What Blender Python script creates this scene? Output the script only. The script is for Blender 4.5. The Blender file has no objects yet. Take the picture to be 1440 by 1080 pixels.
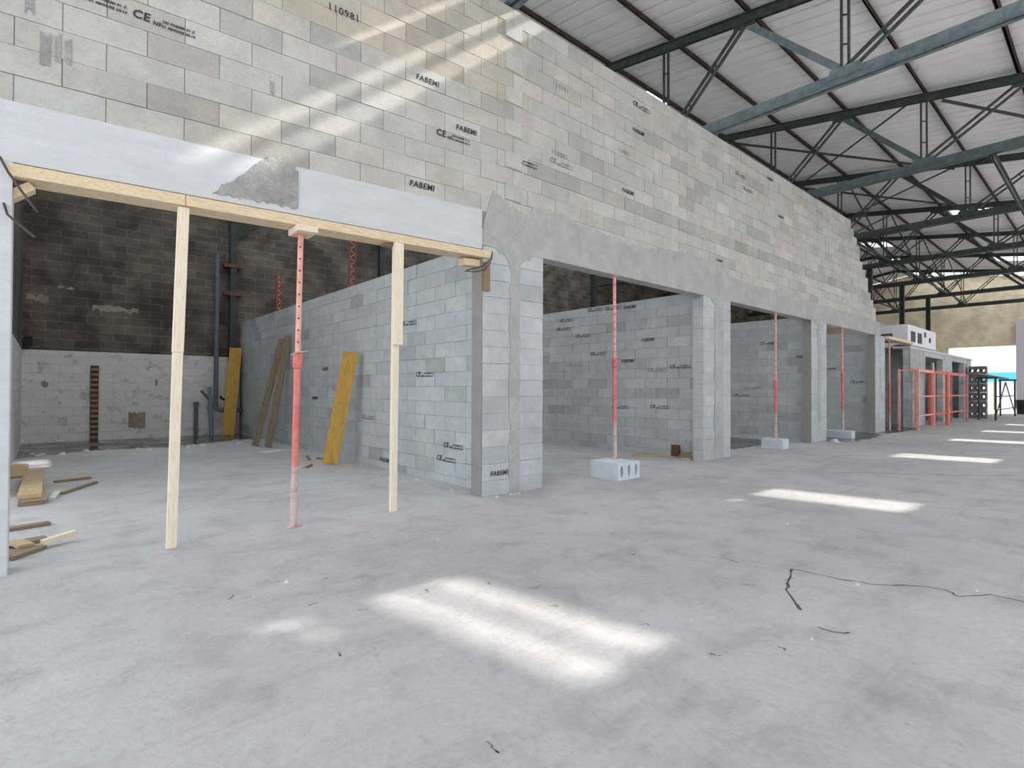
import bpy, bmesh, math, random
from mathutils import Vector, Matrix
R = random.Random(7)
C = bpy.context.scene.collection
PI = math.pi

# ------------------------------------------------------------------ materials
def lin(c):
    return tuple(((x / 255) / 12.92 if x / 255 <= .04045 else ((x / 255 + .055) / 1.055) ** 2.4) for x in c)

def newmat(name):
    m = bpy.data.materials.new(name); m.use_nodes = True
    nt = m.node_tree; b = nt.nodes['Principled BSDF']
    b.inputs['Specular IOR Level'].default_value = .25
    return m, nt, b

def nd(nt, t, **k):
    n = nt.nodes.new(t)
    for a, v in k.items(): setattr(n, a, v)
    return n

def noise(nt, vec, scale, detail=4, rough=.55, dist=0):
    n = nd(nt, 'ShaderNodeTexNoise')
    n.inputs['Scale'].default_value = scale; n.inputs['Detail'].default_value = detail
    n.inputs['Roughness'].default_value = rough; n.inputs['Distortion'].default_value = dist
    if vec is not None: nt.links.new(vec, n.inputs['Vector'])
    return n

def ramp(nt, fac, stops):
    r = nd(nt, 'ShaderNodeValToRGB')
    e = r.color_ramp.elements
    while len(e) < len(stops): e.new(.5)
    for i, (p, c) in enumerate(stops):
        e[i].position = p; e[i].color = (*c, 1) if len(c) == 3 else c
    nt.links.new(fac, r.inputs['Fac'])
    return r

def mixc(nt, a, b, fac, mode='MIX'):
    m = nd(nt, 'ShaderNodeMix', data_type='RGBA', blend_type=mode)
    for s, v in ((m.inputs['Factor'], fac), (m.inputs['A'], a), (m.inputs['B'], b)):
        if isinstance(v, (int, float)): s.default_value = v
        elif isinstance(v, tuple): s.default_value = (*v, 1)
        else: nt.links.new(v, s)
    return m.outputs['Result']

def mapped(nt, coord='Object', scale=(1, 1, 1)):
    tc = nd(nt, 'ShaderNodeTexCoord'); mp = nd(nt, 'ShaderNodeMapping')
    mp.inputs['Scale'].default_value = scale
    nt.links.new(tc.outputs[coord], mp.inputs['Vector'])
    return mp.outputs['Vector']

def bump(nt, b, h, strength=.3, dist=.02):
    bp = nd(nt, 'ShaderNodeBump'); bp.inputs['Strength'].default_value = strength; bp.inputs['Distance'].default_value = dist
    nt.links.new(h, bp.inputs['Height']); nt.links.new(bp.outputs['Normal'], b.inputs['Normal'])
    return bp

G3 = lambda v: (v, v, v)

def mat_block():
    m, nt, b = newmat('concrete_block')
    at = nd(nt, 'ShaderNodeAttribute', attribute_name='tone')
    v = mapped(nt)
    n1 = noise(nt, v, 2.2, 5, .6); n2 = noise(nt, v, 60, 3, .6); n3 = noise(nt, v, 9, 4, .6)
    r1 = ramp(nt, n1.outputs['Fac'], [(.3, G3(.86)), (.7, G3(1.06))])
    r3 = ramp(nt, n3.outputs['Fac'], [(.3, G3(.92)), (.7, G3(1.04))])
    c = mixc(nt, at.outputs['Color'], r1.outputs['Color'], 1., 'MULTIPLY')
    c = mixc(nt, c, r3.outputs['Color'], 1., 'MULTIPLY')
    r2 = ramp(nt, n2.outputs['Fac'], [(.25, G3(.88)), (.6, G3(1.03))])
    c = mixc(nt, c, r2.outputs['Color'], 1., 'MULTIPLY')
    nt.links.new(c, b.inputs['Base Color']); b.inputs['Roughness'].default_value = .92
    bump(nt, b, n2.outputs['Fac'], .25, .006)
    return m

def mat_concrete(name, col, var=.12, sc=3., bstr=.25, stretch=(1, 1, 1), rough=.9, bsc=40, bd=.01):
    m, nt, b = newmat(name)
    v = mapped(nt, 'Object', stretch)
    n1 = noise(nt, v, sc, 6, .62, .3); n2 = noise(nt, v, bsc, 4, .65)
    a = tuple(x * (1 - var) for x in lin(col)); z = tuple(min(1, x * (1 + var)) for x in lin(col))
    r = ramp(nt, n1.outputs['Fac'], [(.3, a), (.7, z)])
    r2 = ramp(nt, n2.outputs['Fac'], [(.3, G3(.92)), (.65, G3(1.03))])
    c = mixc(nt, r.outputs['Color'], r2.outputs['Color'], 1., 'MULTIPLY')
    nt.links.new(c, b.inputs['Base Color']); b.inputs['Roughness'].default_value = rough
    bump(nt, b, n2.outputs['Fac'], bstr, bd)
    return m

def mat_flat(name, col, rough=.6, metal=0., var=.1, sc=8.):
    m, nt, b = newmat(name)
    v = mapped(nt)
    n1 = noise(nt, v, sc, 5, .6)
    a = tuple(x * (1 - var) for x in lin(col)); z = tuple(min(1, x * (1 + var)) for x in lin(col))
    r = ramp(nt, n1.outputs['Fac'], [(.3, a), (.7, z)])
    nt.links.new(r.outputs['Color'], b.inputs['Base Color'])
    b.inputs['Roughness'].default_value = rough; b.inputs['Metallic'].default_value = metal
    return m

def mat_worn(name, col, col2, amount=.55, rough=.6, sc=7.):
    m, nt, b = newmat(name)
    v = mapped(nt)
    n1 = noise(nt, v, sc, 6, .7)
    r = ramp(nt, n1.outputs['Fac'], [(amount - .08, lin(col)), (amount + .08, lin(col2))])
    nt.links.new(r.outputs['Color'], b.inputs['Base Color']); b.inputs['Roughness'].default_value = rough
    bump(nt, b, n1.outputs['Fac'], .15, .004)
    return m

def mat_wood(name, col, col2, sc=(5, 5, 1.5), rough=.75):
    m, nt, b = newmat(name)
    v = mapped(nt, 'Generated', sc)
    n1 = noise(nt, v, 3., 6, .65, .6); n2 = noise(nt, v, 14., 4, .6)
    r = ramp(nt, n1.outputs['Fac'], [(.3, lin(col2)), (.55, lin(col)), (.8, lin(col))])
    r2 = ramp(nt, n2.outputs['Fac'], [(.3, G3(.86)), (.6, G3(1.05))])
    c = mixc(nt, r.outputs['Color'], r2.outputs['Color'], 1., 'MULTIPLY')
    nt.links.new(c, b.inputs['Base Color']); b.inputs['Roughness'].default_value = rough
    bump(nt, b, n2.outputs['Fac'], .2, .004)
    return m

def mat_brick(name, axes, low=None, high=None, zsplit=None, mortar_low=None, mortar_high=None, soot_lo=.5):
    """masonry: brick pattern in the wall's own plane; a painted band below zsplit"""
    m, nt, b = newmat(name)
    tc = nd(nt, 'ShaderNodeTexCoord'); sp = nd(nt, 'ShaderNodeSeparateXYZ'); cb = nd(nt, 'ShaderNodeCombineXYZ')
    nt.links.new(tc.outputs['Object'], sp.inputs[0])
    nt.links.new(sp.outputs[axes[0]], cb.inputs[0]); nt.links.new(sp.outputs['Z'], cb.inputs[1])
    def br(c1, c2, mo):
        n = nd(nt, 'ShaderNodeTexBrick'); n.inputs['Scale'].default_value = 1
        n.inputs['Brick Width'].default_value = .5; n.inputs['Row Height'].default_value = .2
        n.inputs['Mortar Size'].default_value = .009; n.inputs['Mortar Smooth'].default_value = .3; n.inputs['Bias'].default_value = 0
        for k, v in (('Color1', c1), ('Color2', c2), ('Mortar', mo)): n.inputs[k].default_value = (*lin(v), 1)
        nt.links.new(cb.outputs[0], n.inputs['Vector'])
        return n
    hi = br(high[0], high[1], mortar_high)
    n1 = noise(nt, cb.outputs[0], 1.1, 6, .65, .4); n2 = noise(nt, cb.outputs[0], 35, 4, .6)
    soot = ramp(nt, n1.outputs['Fac'], [(.38, G3(soot_lo)), (.62, G3(1.15))])
    ch = mixc(nt, hi.outputs['Color'], soot.outputs['Color'], 1., 'MULTIPLY')
    hgt = hi.outputs['Fac']
    if zsplit:
        lo = br(low[0], low[1], mortar_low)
        n3 = noise(nt, cb.outputs[0], 3.2, 6, .7, .2)
        st = ramp(nt, n3.outputs['Fac'], [(.30, G3(.4)), (.46, G3(1.0))])
        cl = mixc(nt, lo.outputs['Color'], st.outputs['Color'], .8, 'MULTIPLY')
        gt = nd(nt, 'ShaderNodeMath', operation='GREATER_THAN'); gt.inputs[1].default_value = zsplit
        nt.links.new(sp.outputs['Z'], gt.inputs[0])
        ch = mixc(nt, cl, ch, gt.outputs[0])
    r2 = ramp(nt, n2.outputs['Fac'], [(.3, G3(.85)), (.65, G3(1.05))])
    ch = mixc(nt, ch, r2.outputs['Color'], 1., 'MULTIPLY')
    nt.links.new(ch, b.inputs['Base Color']); b.inputs['Roughness'].default_value = .93
    inv = nd(nt, 'ShaderNodeMath', operation='SUBTRACT'); inv.inputs[0].default_value = 1
    nt.links.new(hgt, inv.inputs[1])
    bump(nt, b, inv.outputs[0], .5, .01)
    return m

def mat_floor():
    m, nt, b = newmat('dusty_concrete_floor')
    v = mapped(nt)
    n1 = noise(nt, v, .45, 6, .6, .5); n2 = noise(nt, v, 2.6, 7, .65, .4); n3 = noise(nt, v, 30, 5, .7); n4 = noise(nt, v, 7, 4, .6, .4)
    r1 = ramp(nt, n1.outputs['Fac'], [(.3, lin((172, 168, 167))), (.5, lin((188, 184, 183))), (.75, lin((199, 196, 195)))])
    r2 = ramp(nt, n2.outputs['Fac'], [(.28, G3(.78)), (.5, G3(1.0)), (.75, G3(1.06))])
    r3 = ramp(nt, n3.outputs['Fac'], [(.28, G3(.88)), (.55, G3(1.02))])
    c = mixc(nt, r1.outputs['Color'], r2.outputs['Color'], 1., 'MULTIPLY')
    c = mixc(nt, c, r3.outputs['Color'], 1., 'MULTIPLY')
    # scuffed dark flecks
    r4 = ramp(nt, n4.outputs['Fac'], [(.24, G3(.72)), (.33, G3(1.0))])
    c = mixc(nt, c, r4.outputs['Color'], 1., 'MULTIPLY')
    n5 = noise(nt, mapped(nt, 'Object', (.55, 3.2, 1)), 1.6, 6, .68, .3)
    r5 = ramp(nt, n5.outputs['Fac'], [(.28, G3(.86)), (.46, G3(1.0)), (.75, G3(1.03))])
    c = mixc(nt, c, r5.outputs['Color'], 1., 'MULTIPLY')
    n6 = noise(nt, v, 1.1, 7, .72, .8)
    r6 = ramp(nt, n6.outputs['Fac'], [(.25, G3(.74)), (.38, G3(1.0))])
    c = mixc(nt, c, r6.outputs['Color'], .8, 'MULTIPLY')
    nt.links.new(c, b.inputs['Base Color'])
    b.inputs['Roughness'].default_value = .85
    ad = nd(nt, 'ShaderNodeMath', operation='MULTIPLY_ADD'); ad.inputs[1].default_value = 3.0
    nt.links.new(n2.outputs['Fac'], ad.inputs[0]); nt.links.new(n4.outputs['Fac'], ad.inputs[2])
    ad2 = nd(nt, 'ShaderNodeMath', operation='MULTIPLY_ADD'); ad2.inputs[1].default_value = .18
    nt.links.new(n3.outputs['Fac'], ad2.inputs[0]); nt.links.new(ad.outputs[0], ad2.inputs[2])
    bump(nt, b, ad2.outputs[0], .26, .03)
    return m

def mat_puddle():
    m, nt, b = newmat('wet_floor')
    v = mapped(nt)
    n1 = noise(nt, v, 1.5, 6, .65, .5)
    r = ramp(nt, n1.outputs['Fac'], [(.35, lin((62, 60, 58))), (.65, lin((96, 93, 90)))])
    rr = ramp(nt, n1.outputs['Fac'], [(.4, G3(.08)), (.65, G3(.45))])
    nt.links.new(r.outputs['Color'], b.inputs['Base Color']); nt.links.new(rr.outputs['Color'], b.inputs['Roughness'])
    b.inputs['Specular IOR Level'].default_value = .5
    return m

def mat_translucent(name, col):
    m, nt, b = newmat(name)
    out = nt.nodes['Material Output']
    t = nd(nt, 'ShaderNodeBsdfTranslucent'); t.inputs['Color'].default_value = (*lin(col), 1)
    d = nd(nt, 'ShaderNodeBsdfTransparent'); mx = nd(nt, 'ShaderNodeMixShader'); mx.inputs[0].default_value = .0
    n = noise(nt, mapped(nt), 5, 3)
    r = ramp(nt, n.outputs['Fac'], [(.3, lin(tuple(x * .92 for x in col))), (.7, lin(col))])
    nt.links.new(r.outputs['Color'], t.inputs['Color'])
    nt.links.new(t.outputs[0], mx.inputs[1]); nt.links.new(d.outputs[0], mx.inputs[2]); nt.links.new(mx.outputs[0], out.inputs['Surface'])
    return m

M = dict(
    block=mat_block(),
    mortar=mat_concrete('joint_mortar', (150, 148, 142), .1, 5),
    render=mat_concrete('cement_render', (178, 178, 174), .13, 3.5, .5, bsc=22, bd=.02),
    lintel=mat_concrete('cast_lintel', (209, 211, 212), .06, 2.2, .12, (1, 1, 5)),
    rough_patch=mat_concrete('rough_mortar', (168, 167, 163), .22, 9, .9, bsc=26, bd=.03),
    floor=mat_floor(), puddle=mat_puddle(),
    crack=mat_flat('crack_dark', (92, 90, 90), .95),
    back=mat_brick('sooty_blocks', 'X', ((230, 227, 222), (222, 219, 216)), ((118, 110, 101), (97, 91, 84)), 2.13, (212, 208, 204), (138, 129, 117)),
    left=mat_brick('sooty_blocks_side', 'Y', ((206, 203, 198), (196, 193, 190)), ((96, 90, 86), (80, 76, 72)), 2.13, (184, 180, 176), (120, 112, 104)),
    far=mat_brick('tan_gable_blocks', 'Y', high=((250, 236, 208), (246, 228, 196)), mortar_high=(234, 216, 184), soot_lo=.86),
    sheet=mat_flat('roof_sheet', (246, 243, 242), .55, 0, .05, 2.),
    steel=mat_worn('dark_painted_steel', (58, 64, 62), (74, 80, 77), .5, .55),
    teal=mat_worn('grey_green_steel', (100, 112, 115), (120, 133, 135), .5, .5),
    teal_shaded=mat_worn('grey_green_steel_shaded', (80, 92, 92), (96, 108, 107), .5, .5),  # shaded copy of the chord steel
    purlin=mat_worn('brown_primer_steel', (66, 52, 48), (84, 70, 64), .5, .65),
    wood=mat_wood('pale_timber', (244, 230, 208), (222, 200, 168), (5, 5, 3)),
    woodx=mat_wood('pale_timber_beam', (234, 214, 182), (206, 176, 136), (9, 5, 5)),
    yellow=mat_wood('yellow_formwork', (206, 166, 88), (178, 130, 62), (5, 5, 3)),
    oldwood=mat_wood('weathered_timber', (150, 132, 112), (108, 92, 76), (5, 5, 3)),
    red=mat_worn('red_oxide_prop', (214, 112, 106), (224, 138, 130), .5, .6),
    pink=mat_worn('faded_red_tube', (234, 180, 168), (224, 158, 146), .5, .6),
    cementy=mat_worn('cement_splashed_tube', (206, 190, 184), (190, 140, 132), .55, .8),
    orange=mat_worn('orange_red_paint', (222, 104, 72), (208, 132, 112), .6, .6),
    zinc=mat_flat('zinc', (188, 186, 184), .4, .6),
    darkhole=mat_flat('hole_dark', (46, 32, 30), .95),
    ink=mat_flat('stamp_ink', (66, 68, 70), .9, 0, .3, 60),
    inkfaint=mat_flat('stamp_ink_faint', (134, 136, 136), .9, 0, .15, 60),
    pvc=mat_flat('grey_pipe', (104, 108, 118), .4),
    pvcblue=mat_flat('blue_grey_pipe', (128, 142, 158), .45),
    scrap=mat_wood('site_timber', (200, 174, 138), (160, 132, 100), (6, 6, 4)),
    rust=mat_worn('rusty_steel', (112, 78, 62), (90, 72, 64), .5, .85),
    rustred=mat_worn('red_lattice', (158, 92, 74), (132, 76, 64), .5, .8),
    smear=mat_concrete('pale_smear', (158, 150, 138), .2, 5),
    stain=mat_concrete('rust_stain', (158, 142, 126), .25, 6),
    white=mat_flat('white_panel', (236, 232, 236), .6, 0, .04),
    plaster=mat_flat('white_plaster', (226, 218, 222), .85, 0, .04),
    darkgrille=mat_flat('dark_opening', (88, 88, 90), .8),
    greyblock=mat_concrete('grey_hollow_block', (128, 122, 120), .15, 6),
    paleblock=mat_concrete('pale_block', (214, 220, 224), .08, 6),
    chip=mat_concrete('pale_chip', (214, 212, 208), .1, 20),
    black=mat_flat('black_plastic', (42, 42, 44), .6),
    sky_panel=mat_translucent('translucent_sheet', (244, 246, 246)),
    blue=mat_flat('blue_canopy', (82, 176, 222), .6),
    outwall=mat_flat('pale_outside_wall', (236, 238, 238), .8),
    yard=mat_concrete('bright_yard', (240, 237, 232), .06, 1.),
    rope=mat_flat('wire_dark', (92, 84, 78), .6, .5),
)

# ------------------------------------------------------------------ mesh helper
class MB:
    def __init__(s): s.v = []; s.f = []; s.t = []
    def add(s, vs, fs, tone=(1, 1, 1)):
        o = len(s.v); s.v += [tuple(x) for x in vs]; s.f += [tuple(i + o for i in f) for f in fs]; s.t += [tone] * len(fs); return s
    def box(s, x0, x1, y0, y1, z0, z1, tone=(1, 1, 1)):
        return s.add([(x0, y0, z0), (x1, y0, z0), (x1, y1, z0), (x0, y1, z0), (x0, y0, z1), (x1, y0, z1), (x1, y1, z1), (x0, y1, z1)],
                     [(0, 3, 2, 1), (4, 5, 6, 7), (0, 1, 5, 4), (1, 2, 6, 5), (2, 3, 7, 6), (3, 0, 4, 7)], tone)
    def frame(s, a, b, up):
        a = Vector(a); b = Vector(b); d = (b - a).normalized(); u = Vector(up)
        if abs(d.dot(u.normalized())) > .99: u = Vector((1, 0, 0))
        r = d.cross(u).normalized(); u = r.cross(d).normalized()
        return a, b, r, u
    def bar(s, a, b, w, h, up=(0, 0, 1), off=(0, 0)):
        """rectangular bar from a to b: w across, h along up; off shifts across / along up"""
        a, b, r, u = s.frame(a, b, up)
        a = a + r * off[0] + u * off[1]; b = b + r * off[0] + u * off[1]
        q = [(-w / 2, -h / 2), (w / 2, -h / 2), (w / 2, h / 2), (-w / 2, h / 2)]
        vs = [p + r * x + u * y for p in (a, b) for x, y in q]
        return s.add(vs, [(0, 1, 2, 3), (7, 6, 5, 4), (0, 4, 5, 1), (1, 5, 6, 2), (2, 6, 7, 3), (3, 7, 4, 0)])
    def tube(s, pts, rad, n=10, cap=True):
        pts = [Vector(p) for p in pts]; rings = []
        for i, p in enumerate(pts):
            d = (pts[min(i + 1, len(pts) - 1)] - pts[max(i - 1, 0)]).normalized()
            u = Vector((0, 0, 1)) if abs(d.z) < .95 else Vector((1, 0, 0))
            r = d.cross(u).normalized(); u = r.cross(d)
            rr = rad[i] if isinstance(rad, (list, tuple)) else rad
            rings.append([p + (r * math.cos(2 * PI * k / n) + u * math.sin(2 * PI * k / n)) * rr for k in range(n)])
        fs = []
        for i in range(len(pts) - 1):
            for k in range(n): fs.append((i * n + k, i * n + (k + 1) % n, (i + 1) * n + (k + 1) % n, (i + 1) * n + k))
        if cap: fs += [tuple(range(n - 1, -1, -1)), tuple((len(pts) - 1) * n + k for k in range(n))]
        return s.add([v for r in rings for v in r], fs)
    def prism(s, poly, ax, a, b):
        """polygon (2-D) extruded along an axis between a and b"""
        n = len(poly)
        def P(p, t): return {'x': (t, p[0], p[1]), 'y': (p[0], t, p[1]), 'z': (p[0], p[1], t)}[ax]
        return s.add([P(p, a) for p in poly] + [P(p, b) for p in poly],
                     [tuple(range(n)), tuple(range(2 * n - 1, n - 1, -1))] + [(i, i + n, (i + 1) % n + n, (i + 1) % n) for i in range(n)])
    def build(s, name, mat, parent=None, loc=None, bevel=0, smooth=False):
        o3 = Vector(loc) if loc is not None else (Vector(parent.location) if parent is not None else Vector((0, 0, 0)))
        if parent is not None: # meshes are made in world places, kept relative to the thing they belong to
            q = parent; o3 = Vector((0, 0, 0))
            while q is not None: o3 = o3 + Vector(q.location); q = q.parent
        me = bpy.data.meshes.new(name)
        me.from_pydata([Vector(v) - o3 for v in s.v], [], s.f)
        at = me.color_attributes.new('tone', 'FLOAT_COLOR', 'CORNER')
        for p, t in zip(me.polygons, s.t):
            for li in p.loop_indices: at.data[li].color = (*t, 1)
        bm = bmesh.new(); bm.from_mesh(me); bmesh.ops.recalc_face_normals(bm, faces=bm.faces); bm.to_mesh(me); bm.free()
        me.materials.append(mat)
        o = bpy.data.objects.new(name, me); C.objects.link(o)
        if parent is not None: o.parent = parent
        elif loc is not None: o.location = loc
        if smooth: me.polygons.foreach_set('use_smooth', [True] * len(me.polygons)); me.set_sharp_from_angle(angle=.7)
        if bevel:
            md = o.modifiers.new('edge', 'BEVEL'); md.width = bevel; md.segments = 2; md.limit_method = 'ANGLE'
        return o

def tag(o, label, cat, group=None, kind=None):
    o['label'] = label; o['category'] = cat
    if group: o['group'] = group
    if kind: o['kind'] = kind
    return o
def thing(name, label, cat, loc, group=None):
    o = bpy.data.objects.new(name, None); C.objects.link(o); o.location = loc; o.empty_display_size = .1
    return tag(o, label, cat, group)
def struct(o, label=None):
    o['kind'] = 'structure'
    if label: o['label'] = label
    return o
def copy_tree(o, parent=None):
    c = o.copy(); C.objects.link(c); c.parent = parent
    for ch in list(o.children): copy_tree(ch, c)
    return c

# ------------------------------------------------------------------ plan of the place (metres; the wall runs along X)
D = 4.944; TH = .20
X0, W, PER = -.177, 4.02, 5.023
OPEN = [(X0 + i * PER, X0 + i * PER + W) for i in range(4)]
ZL, ZT = 2.98, 5.98
SEAM = 4.43
slope = lambda x: .042 * (x - SEAM) if x < SEAM else 0.      # the left stretch of masonry runs slightly out of level
roofz = lambda y: 7.14 + .155 * y if y < 9.12 else 8.5536 - .155 * (y - 9.12)
XT = [4.3 + 4.95 * k for k in range(8)]

# ------------------------------------------------------------------ block masonry
def tone(z, x=0):
    base = Vector((.56, .545, .505)) if z > 3.3 else Vector((.545, .56, .56))  # warm bounce above, sky blue below, partly put into the block colour
    t = R.random(); f = 1 + R.uniform(-.05, .05)
    if t < .05: f *= .8
    elif t < .14: f *= .88
    elif t > .93: f *= 1.07
    w = R.uniform(-.02, .03) if z > 3.3 else R.uniform(-.012, .012)
    return (base.x * f * (1 + w), base.y * f, base.z * f * (1 - w))

def wall_blocks(place, spans, z_of, n0, n1, offs, hb=.2, lb=.5, th=TH, jt=.006, jit=.003, tonef=tone, skip=None, core_skip=None):
    """courses of separate blocks over a mortar core; place(u,t,z) maps wall coordinates to the world"""
    mb = MB(); core = MB()
    for k in range(n0, n1):
        z0, z1 = z_of(k), z_of(k + 1); zc = (z0 + z1) / 2
        for a, b in spans(zc):
            if b - a < .02: continue
            cuts = [a + .004] + [q for q in (-.2, 2.0, SEAM) if a + .1 < q < b - .1] + [b - .004]
            for ca, cb in zip(cuts, cuts[1:]):
                if core_skip and core_skip((ca + cb) / 2, zc): continue
                vs = [place(u, t, z) for z in (z0, z1) for u, t in ((ca, .007), (cb, .007), (cb, th - .007), (ca, th - .007))]
                core.add(vs, [(0, 3, 2, 1), (4, 5, 6, 7), (0, 1, 5, 4), (1, 2, 6, 5), (2, 3, 7, 6), (3, 0, 4, 7)])
            o = offs(k, a); j = math.floor((a - o) / lb)
            while o + j * lb < b:
                u0 = max(a, o + j * lb); u1 = min(b, o + (j + 1) * lb); j += 1
                if u1 - u0 < .03: continue
                if skip and skip((u0 + u1) / 2, zc): continue
                g0 = jt / 2 if u0 > a + .001 else 0; g1 = jt / 2 if u1 < b - .001 else 0
                d = R.uniform(-jit, jit); w = R.uniform(-jit, jit) * .5
                zz0 = z0 + jt * R.uniform(.2, .7); zz1 = z1 - jt * R.uniform(.1, .5)
                P = [(u0 + g0, d), (u1 - g1, d + w), (u1 - g1, th - d), (u0 + g0, th - d)]
                vs = [place(u, t, z) for z in (zz0, zz1) for u, t in P]
                mb.add(vs, [(0, 3, 2, 1), (4, 5, 6, 7), (0, 1, 5, 4), (1, 2, 6, 5), (2, 3, 7, 6), (3, 0, 4, 7)], tonef(zc, u0))
    return mb, core

def front_spans(z):
    # right end steps back course by course like a toothed end
    if z > ZL: xe = 16.75 + .25 * round((5.97 - z) * .93 / .25)
    else: xe = 19.93
    if z > ZL + .001 and z < 3.2: xe = 19.5
    lo = -1.3
    if z > ZL: return [(lo, xe)]
    out = []; x = None
    for a, b in OPEN:
        if x is not None: out.append((x, a))
        elif z > 2.82: out.append((lo, a))
        x = b
    out.append((x, xe))
    return out
def front_offs(k, a):
    if k >= 15: return -.18 if k % 2 else .07
    return next((c for c in (4.36, 9.42, 14.4, 19.42) if a < c < a + 1.1), .07)
def pl_front(u, t, z):
    s = slope(u) if z > 2.7 else slope(u) * max(0, (z - 1.0) / 1.7)
    return (u, D + t, z + s)
def front_tone(z, x):
    c = tone(z, x)
    if x > 6 and 3.98 < z < 4.19: c = tuple(v * .84 for v in c)
    if z < ZL: c = tuple(.5 * v + .5 * q for v, q in zip(c, (.55, .565, .565)))
    if x < 4.3 and z > 4.7: c = (c[0] * 1.02, c[1] * .98, c[2] * .9)  # upper left: more of the warm bounce tint in the block colour
    return c
skipf = lambda u, z: (u < 3.84 and 2.98 < z < 3.38) 
fb, fc = wall_blocks(pl_front, front_spans, lambda k: .2 * k - .02, 0, 30, front_offs, tonef=front_tone, skip=skipf, core_skip=lambda u, z: u < 2.9 and 2.98 < z < 3.3)
wall = struct(fb.build('wall_front', M['block']), 'tall wall of pale concrete blocks with four large openings')
fc.build('mortar_joint', M['mortar'], wall)
MB().box(-1.3, X0, D - .004, D + TH, -.02, 2.792).build('cast_pillar', M['lintel'], wall, bevel=.006)
# toothed seam: odd blocks standing a little proud where the two stretches meet
mb = MB()
for k in range(18, 30, 2):
    z0 = .2 * k - .02
    mb.box(SEAM - .24, SEAM + .02, D - .022, D + .01, z0 + .004, z0 + .194, tone(4))
mb.build('toothing_block', M['block'], wall)

# cast lintel over the first opening
mb = MB()
n = 24
for i in range(n):
    xa, xb = -1.3 + (3.84 + 1.3) * i / n, -1.3 + (3.84 + 1.3) * (i + 1) / n
    za = lambda x: 2.915 + .03 * (x - 3.98) if x > X0 else 2.79
    zb = lambda x: 3.372 + .042 * (x - 3.83)
    mb.add([(xa, D - .004, za(xa)), (xb, D - .004, za(xb)), (xb, D + TH, za(xb)), (xa, D + TH, za(xa)), (xa, D - .004, zb(xa)), (xb, D - .004, zb(xb)), (xb, D + TH, zb(xb)), (xa, D + TH, zb(xa))],
           [(0, 3, 2, 1), (4, 5, 6, 7), (0, 1, 5, 4), (2, 3, 7, 6)] + ([(3, 0, 4, 7)] if i == 0 else []) + ([(1, 2, 6, 5)] if i == n - 1 else []))
mb.build('lintel', M['lintel'], wall)
# cast lintels over the other openings
for i, (a, b) in enumerate(OPEN[1:]):
    MB().box(a - .0, b + .0, D - .003, D + TH + .003, ZL - .012, ZL + .36, (1, 1, 1)).build('lintel', M['lintel'] if i == 2 else M['render'], wall)

def ragged(xs, top, bot, y, th, amp=.03, step=.06, seed=3):
    """thin coat with ragged edges: top(x), bot(x); th thick"""
    r = random.Random(seed); mb = MB(); n = max(2, int((xs[1] - xs[0]) / step)); V = []; 
    for i in range(n + 1):
        x = xs[0] + (xs[1] - xs[0]) * i / n
        t = top(x) + r.uniform(-amp, amp); bo = bot(x) + (r.uniform(-amp, amp) if bot(x) > .02 and abs(bot(x) - ZL) > .03 else 0)
        V.append((x, min(t, 5.9), min(bo, t - .01)))
    for (xa, ta, ba), (xb, tb, bb) in zip(V, V[1:]):
        mb.add([(xa, y - th, ba), (xb, y - th, bb), (xb, y - th, tb), (xa, y - th, ta), (xa, y + .004, ba), (xb, y + .004, bb), (xb, y + .004, tb), (xa, y + .004, ta)],
               [(0, 1, 2, 3), (3, 2, 6, 7), (0, 4, 5, 1), (0, 3, 7, 4), (1, 5, 6, 2)])
    return mb
def band_top(x):
    pts = [(3.86, 3.2), (4.0, 3.62), (4.5, 3.46), (4.75, 3.62), (5.3, 3.6), (6.1, 3.52), (7.0, 3.47), (8.0, 3.62), (9.3, 3.62), (9.7, 3.47), (10.3, 3.4), (12, 3.42), (15, 3.4), (19.4, 3.38)]
    for (a, za), (b, zb) in zip(pts, pts[1:]):
        if a <= x <= b: return za + (zb - za) * (x - a) / (b - a)
    return 3.4
def band_bot(x):
    for a, b in OPEN[1:]:
        if a - .03 < x < b + .03: return ZL - .01
    for c in (4.36, 9.42, 14.4):
        if abs(x - c) < .42: return ZL - .02 - .22 * max(0, 1 - abs(x - c) / .3)
    return ZL - .02
ragged((3.86, 19.4), band_top, band_bot, D - .004, .005, .03, .05, 5).build('render_coat', M['render'], wall)
for c, wd, zb, sd in ((4.36, .085, 0, 11), (9.42, .16, .0, 12), (14.4, .1, .5, 13)):
    r = random.Random(sd); mb = MB(); n = 30; E_ = [(c - wd + r.uniform(-.018, .018), c + wd + r.uniform(-.018, .018)) for _ in range(n + 1)]
    for i in range(n):
        za = zb + (ZL - zb) * i / n; z2 = zb + (ZL - zb) * (i + 1) / n
        (a0, b0), (a1, b1) = E_[i], E_[i + 1]; y = D - .004; th = .004
        mb.add([(a0, y - th, za), (b0, y - th, za), (b1, y - th, z2), (a1, y - th, z2), (a0, y, za), (b0, y, za), (b1, y, z2), (a1, y, z2)],
               [(0, 1, 2, 3), (0, 3, 7, 4), (1, 5, 6, 2)])
    mb.build('render_strip', M['render'], wall)
# rough mortar hump on the cast lintel
hz = lambda x: 2.86 + .03 * (x - 1.1)
def hump(x):
    t = (x - 1.02) / .72; return hz(x) + .44 * max(0.02, min(1, t * 1.5)) * (1 if t < .93 else .8) + .02
ragged((1.03, 1.72), hump, lambda x: hz(x) + .02, D - .004, .009, .018, .02, 8).build('mortar_patch', M['rough_patch'], wall)
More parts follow.
